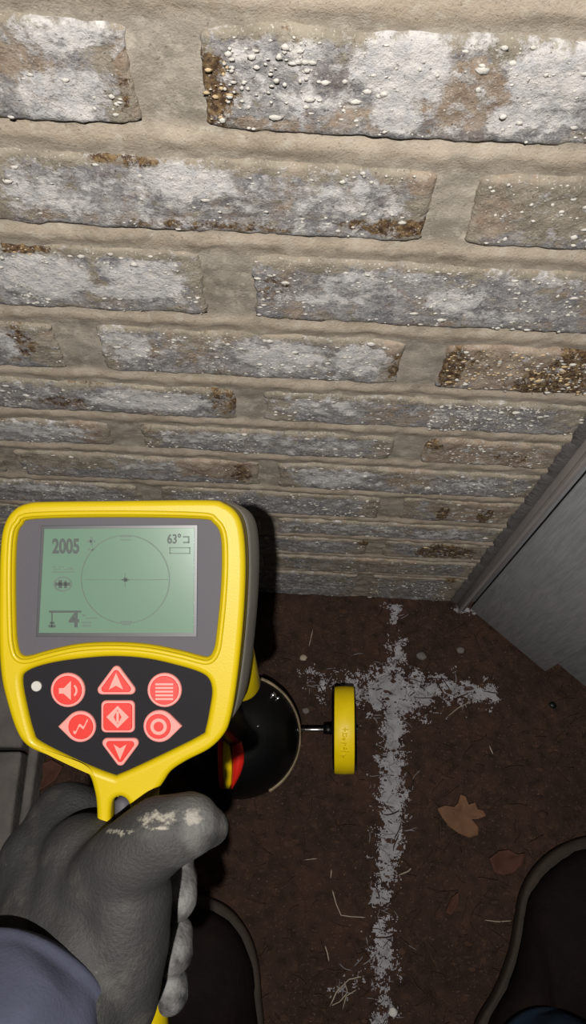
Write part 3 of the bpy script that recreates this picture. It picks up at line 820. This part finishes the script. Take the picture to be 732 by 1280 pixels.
glyphs('63\u00b0', 209, 679, 16, 'ink', .8, parent=L_, bold=.4); bars('unit_mark', [(229, 670, 237, 672), (235, 672, 237, 679), (229, 677, 237, 679)], 'inkpale', parent=L_)
bars('battery_symbol', [(212, 684, 238, 685.2), (212, 691, 238, 692.2), (212, 684, 213.3, 692), (236.7, 684, 238, 692)], 'inkpale', parent=L_)
bars('signal_symbol', [(66, 714, 94, 715.4), (66, 708, 70, 709.2), (68, 711, 76, 712), (74, 708, 80, 709), (80, 711, 92, 712), (86, 709, 90, 710)], 'inkpale', parent=L_)
arcs('mode_symbol', 79, 730, 10.5, 2, 'inkpale', parent=L_, ry=8.5); bars('mode_symbol', [(70, 728, 88, 732), (74, 725, 78, 735), (81, 726, 84, 735)], 'ink', parent=L_)
glyphs('4', 87, 783, 27, 'ink', .9, parent=L_, bold=.9)
bars('depth_symbol', [(62, 763, 102, 765.5), (65, 765, 66.3, 784), (63, 777, 68.5, 780), (61.5, 781, 70, 784)], 'ink', parent=L_)
bars('unit_mark', [(103, 768, 107, 770), (103, 777, 114, 779), (103, 781, 114, 783)], 'inkpale', parent=L_)
bars('unit_mark', [(108, 772, 122, 773)], 'inkpale', parent=L_)
arcs('target_circle', 157, 724, 55, 1.3, 'inkpale', parent=L_)
bars('cross_hair', [(106, 724, 210, 724.9), (156, 716, 157.2, 734), (152, 723.5, 162, 726)], 'inkpale', parent=L_)
bars('cross_hair', [(155, 722, 159.5, 727)], 'ink', parent=L_)
bars('edge_mark', [(151, 670, 164, 671.4), (151, 674, 164, 675.4)], 'inkpale', parent=L_); bars('edge_mark', [(151, 776, 165, 777.6), (153, 780, 163, 781.2)], 'inkpale', parent=L_)

def circ(cx, cy, r, n=28): return [(cx + r * math.cos(a * 2 * PI / n), cy + r * math.sin(a * 2 * PI / n)) for a in range(n)]
def tri(cx, cy, rr, up, n=6, rnd=6):
    out = []
    base = [(-1, .62), (1, .62), (0, -1.0)]
    for q in range(3):
        bx, by = base[q]
        bx *= rr; by *= rr * .88
        if not up: by = -by
        a = math.atan2(by, bx)
        for i in range(n + 1):
            t_ = a - 1.05 + 2.1 * i / n
            L = math.hypot(bx, by); out.append((cx + bx * (1 - rnd / L) + rnd * math.cos(t_), cy + by * (1 - rnd / L) + rnd * math.sin(t_)))
    # sort by angle so that the outline is simple
    return sorted(out, key=lambda p: math.atan2(p[1] - cy, p[0] - cx))
def drop(cx, cy, r, side):
    out = []
    for i in range(25):
        t_ = math.radians(50) + math.radians(260) * i / 24
        out.append((cx - side * (r * math.cos(t_)) * -1, cy + r * math.sin(t_)))
    out.append((cx + side * r * 1.5, cy - 1)); return out
def key(outl, inner, label=None, ic=None, name='key'):
    k = shape(name, outl, [], -.0015, .0016, .0007, 'pink', dev, raw=True)
    shape('key_face', inner, [], .0005, .0020, .0003, 'red', k, raw=True)
    if label: k['label'] = label
    return k
zi = .0021
k = key(circ(85.5, 862, 21.5), circ(85.5, 862, 18), 'round key with loudspeaker symbol')
shape('key_symbol', [(75, 859), (81, 859), (90, 850), (90, 874), (81, 866), (75, 866)], [], zi - .0003, zi + .0001, .00005, 'icon', k, raw=True)
arcs('key_symbol', 89, 862, 8, 2.4, 'icon', zi, k, -.9, .9, 12)
k = key(circ(206, 862, 21.5), circ(206, 862, 18), 'round key with list symbol')
bars('key_symbol', [(195, 853 + i * 4.6, 217, 855.4 + i * 4.6) for i in range(5)], 'icon', zi, k)
k = key(tri(146, 852, 23, True), tri(146, 852.5, 18, True, rnd=4), 'triangular up key')
shape('key_symbol', [(146, 840), (155, 861), (146, 856), (137, 861)], [], zi - .0003, zi + .0001, .00005, 'icon', k, raw=True)
k = key(tri(151, 937, 22, False), tri(151, 936.5, 17, False, rnd=4), 'triangular down key')
shape('key_symbol', [(151, 948), (143, 929), (151, 934), (159, 929)], [], zi - .0003, zi + .0001, .00005, 'icon', k, raw=True)
k = key(rrect(127, 875, 169, 915, 6), rrect(130, 878, 166, 912, 5), 'square key with diamond symbol')
shape('key_symbol', [(148, 881), (162, 895), (148, 909), (134, 895)], [[(148, 886), (143, 895), (148, 904), (153, 895)]], zi - .0003, zi + .0001, .00005, 'icon', k, raw=True)
bars('key_symbol', [(146.5, 888, 149.5, 902)], 'icon', zi, k)
def dropo(cx, cy, r, side):
    out = [(cx + side * r * 1.42, cy)]
    for i in range(25):
        t_ = math.radians(48) + math.radians(264) * i / 24
        out.append((cx + side * r * math.cos(t_), cy + r * math.sin(t_)))
    return out
k = key(dropo(101, 907.5, 19.5, -1), circ(102, 907.5, 15.5), 'drop shaped left key with wave symbol')
wv = [(93 + t * 1.0, 913 - t * .62 + 3.0 * math.sin(t * .62)) for t in range(19)]
shape('key_symbol', [(p[0], p[1] - 1.8) for p in wv] + [(p[0], p[1] + 1.8) for p in wv[::-1]], [], zi - .0003, zi + .0001, .00005, 'icon', k, raw=True)
k = key(dropo(199.5, 907, 20, 1), circ(198.5, 907, 15.5), 'drop shaped right key with ring symbol')
arcs('key_symbol', 199, 907, 8.2, 4, 'icon', zi, k)
shape('indicator_light', circ(46, 857.5, 6.5), [], -.001, .0012, .0004, 'led', dev, raw=True)

# housing behind the face: lofted shell
def loft(name, rings, m, parent, cap=True):
    bm = bmesh.new(); R = [[bm.verts.new(p) for p in r] for r in rings]; n = len(R[0])
    for k in range(len(R) - 1):
        for i in range(n): j = (i + 1) % n; bm.faces.new((R[k][i], R[k][j], R[k + 1][j], R[k + 1][i]))
    if cap: bm.faces.new(R[0]); bm.faces.new(R[-1])
    return from_bm(name, bm, M[m], parent)
body = [p for p in outer if p[1] < 965 and not (110 < p[0] < 220 and p[1] > 955)]
bo = catmull(body, 4)
def bring(d, scale, z, dx=0, dy=0):
    out = []
    for p in bo:
        x, y = 153 + (p[0] - 153) * scale, 785 + (p[1] - 785) * scale
        a = loc2(x + dx, y + dy); out.append((a[0], a[1], z))
    return out
loft('housing_edge', [bring(0, .99, -.010), bring(0, .999, -.013), bring(0, 1.0, -.018, 1), bring(0, .985, -.022, 2)], 'yellow', dev)
loft('rear_shell', [bring(0, .95, -.019, 2), bring(0, .99, -.022, 2), bring(0, 1.0, -.030, 4), bring(0, 1.0, -.048, 8), bring(0, .985, -.062, 13), bring(0, .93, -.074, 19), bring(0, .80, -.082, 25), bring(0, .5, -.086, 30)], 'shell', dev)
# handle: neck to grip, running to the bottom of the picture
def tube(bm, pts, rads, n=20, flat=1.0):
    rings = []
    for i, p in enumerate(pts):
        t_ = (pts[min(len(pts) - 1, i + 1)] - pts[max(0, i - 1)]).normalized()
        a = t_.cross(Vector((0, 0, 1)));
        if a.length < .1: a = t_.cross(Vector((1, 0, 0)))
        a.normalize(); b = a.cross(t_)
        rings.append([bm.verts.new(p + a * math.cos(2 * PI * k / n) * rads[i] + b * math.sin(2 * PI * k / n) * rads[i] * flat) for k in range(n)])
    for i in range(len(rings) - 1):
        for k in range(n): bm.faces.new((rings[i][k], rings[i][(k + 1) % n], rings[i + 1][(k + 1) % n], rings[i + 1][k]))
    bm.faces.new(rings[0]); bm.faces.new(rings[-1][::-1])
def dl(x, y, z):
    a = loc2(x, y); return Vector((a[0], a[1], z))
bm = bmesh.new()
tube(bm, [dl(150, 950, -.030), dl(152, 1000, -.030), dl(154, 1050, -.028), dl(155, 1110, -.027), dl(158, 1180, -.026), dl(163, 1240, -.025), dl(168, 1290, -.024), dl(172, 1340, -.022), dl(173, 1352, -.022)],
     [.018, .0155, .0145, .0145, .015, .0145, .014, .014, .009], 24)
from_bm('handle', bm, M['yellow'], dev)
# thumb button block seen in the notch
bm = bmesh.new(); tube(bm, [dl(151, 1052, -.006), dl(151, 1006, -.006), dl(151, 1000, -.006)], [.0048, .0048, .002], 16)
from_bm('rubber_insert', bm, M['grey'], dev)

# mast, ball, side wheel (world space, then parented)
inv = face_m.inverted()
def dpart(name, bm, m, parent=None):
    o = from_bm(name, bm, M[m]); o.parent = parent or dev
    o.matrix_parent_inverse = inv if parent is None else inv
    return o
def wpart(name, bm, m, parent=None):
    bmesh.ops.transform(bm, matrix=inv, verts=bm.verts)
    return from_bm(name, bm, M[m], parent or dev)
RB = .083
r_ = ray(300, 920); ballc = CP + r_ * ((RB + .004 - CP.z) / r_.z)
top = at(185, 800, .50)
ax = (ballc - top).normalized()
bm = bmesh.new(); tube(bm, [top, top.lerp(ballc, .5), ballc - ax * (RB * .9)], [.02, .019, .019], 24); wpart('mast', bm, 'jet')
cw = at(285, 838, .56)
bm = bmesh.new(); tube(bm, [at(270, 780, .50), at(288, 815, .515), at(302, 856, .54), at(304, 862, .545)], [.017, .016, .0135, .010], 24)
wpart('mast_clamp', bm, 'yellow')
bm = bmesh.new(); bmesh.ops.create_uvsphere(bm, u_segments=64, v_segments=40, radius=RB)
for v in bm.verts:
    if abs(v.co.z) < RB * .10: v.co.x *= 1.012; v.co.y *= 1.012
mball = Matrix.Translation(ballc) @ (-(CP - ballc)).normalized().to_track_quat('Z', 'Y').to_matrix().to_4x4()
bmesh.ops.transform(bm, matrix=mball, verts=bm.verts); ball = wpart('antenna_ball', bm, 'jet')
# scuffed flange ring: faces the axle side
view = (CP - ballc).normalized()
rax = (view * .95 + R_ * .16 + U_ * .0).normalized()
rxx = (R_ - rax * R_.dot(rax)).normalized(); ryy = rax.cross(rxx)
rm = Matrix.Translation(ballc + rax * .017) @ Matrix((rxx, ryy, rax)).transposed().to_4x4()
def torus(bm, R0, r0, mtx, n=96, k=10, a0=0, a1=2 * PI):
    vv = []
    full = abs(a1 - a0 - 2 * PI) < 1e-4
    for i in range(n + (0 if full else 1)):
        a = a0 + (a1 - a0) * i / n
        vv.append([bm.verts.new(mtx @ Vector(((R0 + r0 * math.cos(b * 2 * PI / k)) * math.cos(a), (R0 + r0 * math.cos(b * 2 * PI / k)) * math.sin(a), r0 * math.sin(b * 2 * PI / k)))) for b in range(k)])
    for i in range(n):
        p, q = vv[i], vv[(i + 1) % len(vv)]
        for b in range(k): bm.faces.new((p[b], p[(b + 1) % k], q[(b + 1) % k], q[b]))
    if not full: bm.faces.new(vv[0]); bm.faces.new(vv[-1][::-1])
bm = bmesh.new(); torus(bm, RB * .985, .0030, rm, 60, 10, math.radians(-62), math.radians(72)); wpart('ball_ring', bm, 'ring', ball)
def surf(px, py, off=.0):
    d = ray(px, py).normalized(); oc = CP - ballc; b = oc.dot(d); c = oc.dot(oc) - (RB + off) ** 2; D = b * b - c
    if D < 0: t_ = -b
    else: t_ = -b - math.sqrt(D)
    return CP + d * t_
for px, py, rr in ((341, 869, .005), (347, 873, .003), (322, 908, .0022)):
    bm = bmesh.new(); bmesh.ops.create_uvsphere(bm, u_segments=14, v_segments=8, radius=rr)
    bmesh.ops.transform(bm, matrix=Matrix.Translation(surf(px, py, .001)), verts=bm.verts); wpart('screw', bm, 'chrome', ball)
# red / yellow marker band on the ball's lower left
def band(name, L, Rr, m, off):
    """L, Rr: left and right outline lists in photo pixels, laid on the sphere"""
    bm = bmesh.new(); rows = []
    for (a, b) in zip(L, Rr):
        row = []
        for i in range(7):
            t_ = i / 6; p = surf(a[0] + (b[0] - a[0]) * t_, a[1] + (b[1] - a[1]) * t_, off * math.sin(PI * (.15 + .7 * t_)) + .001); row.append(p)
        rows.append(row)
    T = [[bm.verts.new(p) for p in r] for r in rows]; Bt = [[bm.verts.new(p - (p - ballc).normalized() * .004) for p in r] for r in rows]
    for G in (T, Bt):
        for i in range(len(G) - 1):
            for j in range(6): bm.faces.new((G[i][j], G[i][j + 1], G[i + 1][j + 1], G[i + 1][j]))
    n = len(T)
    for i in range(n - 1):
        bm.faces.new((T[i][0], T[i + 1][0], Bt[i + 1][0], Bt[i][0])); bm.faces.new((T[i][6], T[i + 1][6], Bt[i + 1][6], Bt[i][6]))
    for j in range(6):
        bm.faces.new((T[0][j], T[0][j + 1], Bt[0][j + 1], Bt[0][j])); bm.faces.new((T[-1][j], T[-1][j + 1], Bt[-1][j + 1], Bt[-1][j]))
    return wpart(name, bm, m, ball)
ys = [920 + i * 66 / 10 for i in range(11)]
def xs_(x0, x1, bow): return [(x0 + (x1 - x0) * i / 10 + bow * math.sin(PI * i / 10), ys[i]) for i in range(11)]
band('red_band', xs_(272, 274, -1), xs_(280, 280, -2), 'redp', .004)
band('yellow_band', xs_(280, 280, -2), xs_(285, 288, 3), 'yellow2', .005)
band('red_cap', xs_(287, 288, 3), xs_(300, 291, 9), 'redp', .007)

# axle and side wheel
rw = ray(430, 912); axd = (R_ - rw.normalized() * R_.dot(rw.normalized())).normalized(); wc = CP + rw * ((.076 - CP.z) / rw.z)
adir = (wc - ballc); 
hub = on = wc - axd * .0
bm = bmesh.new(); tube(bm, [wc - axd * .11, wc + axd * .02], [.0022, .0022], 14); wpart('axle', bm, 'chrome')
bm = bmesh.new(); tube(bm, [wc - axd * .030, wc - axd * .0165], [.006, .007], 20); wpart('axle_collar', bm, 'jet')
def wheel(parent=None):
    prof = [(-.0140, .020), (-.0140, .050), (-.0140, .0585), (-.0136, .0598), (-.0125, .0604), (0, .0610), (.0125, .0604), (.0136, .0598), (.0140, .0585), (.0140, .050), (.0140, .020)]
    bm = bmesh.new(); n = 72; rings = []
    up = U_.copy(); fw = axd.cross(up)
    for x, r in prof:
        rings.append([bm.verts.new(wc + axd * x + (up * math.cos(2 * PI * k / n) + fw * math.sin(2 * PI * k / n)) * r) for k in range(n)])
    for i in range(len(rings) - 1):
        for k in range(n): bm.faces.new((rings[i][k], rings[i][(k + 1) % n], rings[i + 1][(k + 1) % n], rings[i + 1][k]))
    bm.faces.new(rings[0]); bm.faces.new(rings[-1][::-1])
    o = wpart('side_wheel', bm, 'yellow2'); angle_smooth(o, 35)
    bm = bmesh.new()
    for s in (-1, 1): tube(bm, [wc + axd * s * .0140, wc + axd * s * .0168], [.057, .055], 48)
    c = wpart('wheel_side_plate', bm, 'jet', o); angle_smooth(c, 35)
    # worn raised lettering on the rim: short strokes, illegible
    bm = bmesh.new()
    for i in range(7):
        a = -.30 + i * .095
        for q in range(3):
            b = a + random.uniform(-.018, .018); xx = random.uniform(-.003, .003)
            ctr = (-fw if (-fw).dot(CP - wc) > 0 else fw)
            nrm = (ctr * math.cos(b) + up * math.sin(b)); tg = (up * math.cos(b) - ctr * math.sin(b))
            p = wc + axd * xx + nrm * .0608
            sx, st_ = random.choice(((.003, .0007), (.0009, .0028)))
            vs = [bm.verts.new(p + axd * sx * i1 + tg * st_ * i2 + nrm * i3) for i1 in (-1, 1) for i2 in (-1, 1) for i3 in (-.001, .0006)]
            bmesh.ops.convex_hull(bm, input=vs)
    wpart('rim_relief', bm, 'yellow2', o)
    return o
wheel()

# ================================================================== the person: glove, sleeve, jeans, boots
per = empty('person', (0, -.75, 0))
tag(per, 'person in grey work glove, blue-grey sleeve, jeans and brown boots gripping the locator', 'person')
def capsule(bm, a, b, ra, rb, n=22, m=7):
    d = b - a; L = d.length; t_ = d.normalized(); q = t_.to_track_quat('Z', 'Y').to_matrix()
    rings = []
    prof = [(-ra * math.cos(i / m * PI / 2), ra * math.sin(i / m * PI / 2)) for i in range(m + 1)] + [(L + rb * math.sin(i / m * PI / 2), rb * math.cos(i / m * PI / 2)) for i in range(m + 1)]
    for z, r in prof:
        r = max(r, 1e-4); rings.append([bm.verts.new(a + q @ Vector((r * math.cos(2 * PI * k / n), r * math.sin(2 * PI * k / n), z))) for k in range(n)])
    for i in range(len(rings) - 1):
        for k in range(n): bm.faces.new((rings[i][k], rings[i][(k + 1) % n], rings[i + 1][(k + 1) % n], rings[i + 1][k]))
    bm.faces.new(rings[0][::-1]); bm.faces.new(rings[-1])
def chain(bm, pts):
    for i in range(len(pts) - 1):
        (x0, y0, d0, r0), (x1, y1, d1, r1) = pts[i], pts[i + 1]
        capsule(bm, at(x0, y0, d0), at(x1, y1, d1), r0, r1)
bm = bmesh.new()
# mass of the hand: back of hand, heel and wrist
chain(bm, [(88, 1036, .455, .0275), (78, 1090, .435, .031), (72, 1160, .415, .034), (52, 1240, .395, .037), (10, 1330, .37, .037)])
chain(bm, [(60, 1085, .440, .030), (60, 1180, .42, .034)])
chain(bm, [(118, 1110, .405, .0225), (112, 1180, .395, .029), (92, 1250, .385, .034), (40, 1330, .37, .035)])
chain(bm, [(160, 1115, .392, .0235), (154, 1190, .39, .0235), (140, 1258, .388, .0225)])
chain(bm, [(108, 1080, .418, .027), (96, 1180, .402, .031)])
# thumb over the neck
chain(bm, [(118, 1120, .402, .024), (160, 1076, .388, .0215), (200, 1044, .381, .0195), (236, 1030, .382, .0165), (262, 1034, .388, .0108)])
# index, curled under the thumb
chain(bm, [(92, 1030, .465, .0175), (140, 1025, .492, .0135), (196, 1040, .478, .0125), (226, 1062, .462, .0105)])
# three fingers wrapping the grip, tips on the right
chain(bm, [(70, 1080, .462, .017), (130, 1085, .494, .0145), (196, 1096, .480, .0140), (222, 1100, .458, .0125), (220, 1124, .447, .0130)])
chain(bm, [(62, 1145, .452, .017), (130, 1155, .492, .0145), (194, 1166, .478, .0140), (217, 1168, .456, .0125), (215, 1190, .446, .0132)])
chain(bm, [(52, 1205, .442, .016), (126, 1218, .486, .0135), (190, 1228, .474, .0130), (213, 1230, .454, .0115), (210, 1243, .446, .0125)])
gl = from_bm('glove', bm, M['glove'], None)
rmod = gl.modifiers.new('r', 'REMESH'); rmod.mode = 'VOXEL'; rmod.voxel_size = .0018; rmod.use_smooth_shade = True
sm = gl.modifiers.new('s', 'SMOOTH'); sm.factor = .6; sm.iterations = 20
bake(gl); me = gl.data; me.name = 'glove'; me.materials.clear(); me.materials.append(M['glove'])
dust = [(200, 1023, 22, 10), (243, 1022, 12, 9), (150, 1040, 18, 4), (197, 1035, 16, 4)]
at_ = me.attributes.new('dust', 'FLOAT_COLOR', 'POINT'); cols = []
nco = []
for v in me.vertices:
    rel = v.co - CP; d = rel.dot(Fw); px = 366 + rel.dot(R_) / d * F_PX; py = 640 - rel.dot(U_) / d * F_PX
    s = 0
    if d < .40:
        for (cx, cy, rx, ry) in dust:
            q = ((px - cx) / rx) ** 2 + ((py - cy) / ry) ** 2; s = max(s, math.exp(-q * .8))
    pale = 1.0 if (px > 195 and py > 1060 and d > .43) else (max(0, min(1, (px - 195) / 60)) * .5 if py < 1085 else 0)
    cols += [s, pale, 0, 1]
    # wrinkles
    wv_ = .0008 * nz(v.co.x * 60, v.co.y * 60, v.co.z * 60) + .0012 * abs(nz(v.co.x * 28 + 4, v.co.y * 28, v.co.z * 28)) * -1
    nco.append(v.co + v.normal * wv_)
for v, c in zip(me.vertices, nco): v.co = c
at_.data.foreach_set('color', cols); me.polygons.foreach_set('use_smooth', [True] * len(me.polygons))
def adopt(o, parent):
    o.parent = parent; o.matrix_parent_inverse = Matrix.Translation(parent.location).inverted() if parent.parent is None else Matrix.Identity(4)
adopt(gl, per)

def cloth_tube(name, pts, rads, m, seed, n=64, fold=.004, rim=.003):
    bm = bmesh.new(); rings = []; K = 60
    tot = len(pts) - 1; ringsout = []
    for i in range(K + 1):
        f = i / K * tot; a = min(tot - 1, int(f)); u = f - a
        p = pts[a].lerp(pts[a + 1], u); r = rads[a] * (1 - u) + rads[a + 1] * u
        t_ = (pts[a + 1] - pts[a]).normalized(); s = t_.cross(Vector((.3, .2, 1))).normalized(); b = s.cross(t_)
        hem = rim * math.exp(-((i - 3) / 2.2) ** 2)
        rr = []
        for k in range(n):
            an = 2 * PI * k / n
            q = r + hem + fold * nz(math.cos(an) * 1.6 + seed, math.sin(an) * 1.6, i * .09 + .6 * math.cos(an)) * min(1, i / 10 + .2)
            rr.append(p + s * math.cos(an) * q + b * math.sin(an) * q)
        ringsout.append(rr)
    V = [[bm.verts.new(p) for p in rr] for rr in ringsout]
    inner = []
    for q, rr in enumerate(ringsout[:8]):
        c = sum(rr, Vector()) / n; inner.append([bm.verts.new(c + (p - c) * .93) for p in rr])
    for i in range(K):
        for k in range(n): bm.faces.new((V[i][k], V[i][(k + 1) % n], V[i + 1][(k + 1) % n], V[i + 1][k]))
    for k in range(n): bm.faces.new((V[0][k], inner[0][k], inner[0][(k + 1) % n], V[0][(k + 1) % n]))
    for i in range(7):
        for k in range(n): bm.faces.new((inner[i][k], inner[i + 1][k], inner[i + 1][(k + 1) % n], inner[i][(k + 1) % n]))
    bm.faces.new(V[-1])
    o = from_bm(name, bm, M[m]); adopt(o, per); return o
cloth_tube('sleeve', [at(34, 1254, .382), at(0, 1310, .358), at(-60, 1420, .34), at(-150, 1600, .36), at(-190, 1800, .42)], [.0435, .046, .050, .056, .06], 'sleeve', 1.0, fold=.004)
# boots
def boot(out_px, shaft_px, jeans_pts, lab):
    pts = [on_floor(x, y, .01) for x, y in out_px]
    q = []; n0 = len(pts)
    for i in range(n0):
        p0, p1, p2, p3 = [pts[(i + j) % n0] for j in (-1, 0, 1, 2)]
        for t in range(4):
            t_ = t / 4; q.append(.5 * ((2 * p1) + (p2 - p0) * t_ + (2 * p0 - 5 * p1 + 4 * p2 - p3) * t_ * t_ + (3 * p1 - p0 - 3 * p2 + p3) * t_ ** 3))
    c = sum(q, Vector()) / len(q)
    sh = on_floor(*shaft_px, .01)
    def ring(f, z, toward=0):
        return [Vector((c.x + (p.x - c.x) * f + (sh.x - c.x) * toward, c.y + (p.y - c.y) * f + (sh.y - c.y) * toward, z)) for p in q]
    bm = bmesh.new()
    def lf_(rings):
        V = [[bm.verts.new(p) for p in r] for r in rings]; n = len(V[0])
        for k in range(len(V) - 1):
            for i in range(n): j = (i + 1) % n; bm.faces.new((V[k][i], V[k][j], V[k + 1][j], V[k + 1][i]))
        bm.faces.new(V[0]); bm.faces.new(V[-1])
    lf_([ring(.88, .022), ring(.90, .035), ring(.89, .05), ring(.84, .062), ring(.74, .074, .1), ring(.62, .086, .3), ring(.52, .10, .6), ring(.48, .13, .9), ring(.47, .17, 1)])
    o = from_bm('boot', bm, M['boot']); 
    for v in o.data.vertices: v.co += v.normal * .003 * fbm(v.co.x * 22, v.co.y * 22, v.co.z * 22)
    adopt(o, per); o['label'] = lab
    bm = bmesh.new()
    V = [ring(.93, 0.0), ring(.98, .001), ring(1.0, .006), ring(1.0, .020), ring(.985, .024), ring(.93, .025), ring(.88, .024)]
    lf_(V); 
    w2 = from_bm('boot_sole', bm, M['welt']); w2.parent = o
    jb = on_floor(*jeans_pts, .085)
    jp = [jb, jb + Vector((0, -.005, .10)), jb + Vector((0, -.02, .24)), jb + Vector((0, -.03, .36))]
    j = cloth_tube('jeans_leg', jp, [.078, .08, .085, .09], 'jeans', 3.3, fold=.010, rim=.003)
rb_out = [(590, 1290), (618, 1236), (636, 1188), (643, 1150), (650, 1115), (667, 1084), (694, 1060), (730, 1046), (768, 1048), (796, 1070), (808, 1110), (806, 1160), (796, 1220), (782, 1290), (762, 1360), (730, 1410), (680, 1425), (630, 1405), (598, 1350)]
boot(rb_out, (690, 1350), (690, 1352), 'right boot with tan sole edge')
lb_out = [(330, 1290), (327, 1250), (323, 1205), (312, 1168), (290, 1138), (262, 1122), (228, 1118), (196, 1132), (178, 1160), (172, 1210), (175, 1270), (182, 1330), (196, 1390), (225, 1430), (268, 1440), (305, 1415), (325, 1360)]
boot(lb_out, (250, 1370), (236, 1420), 'left boot, mostly in shadow')
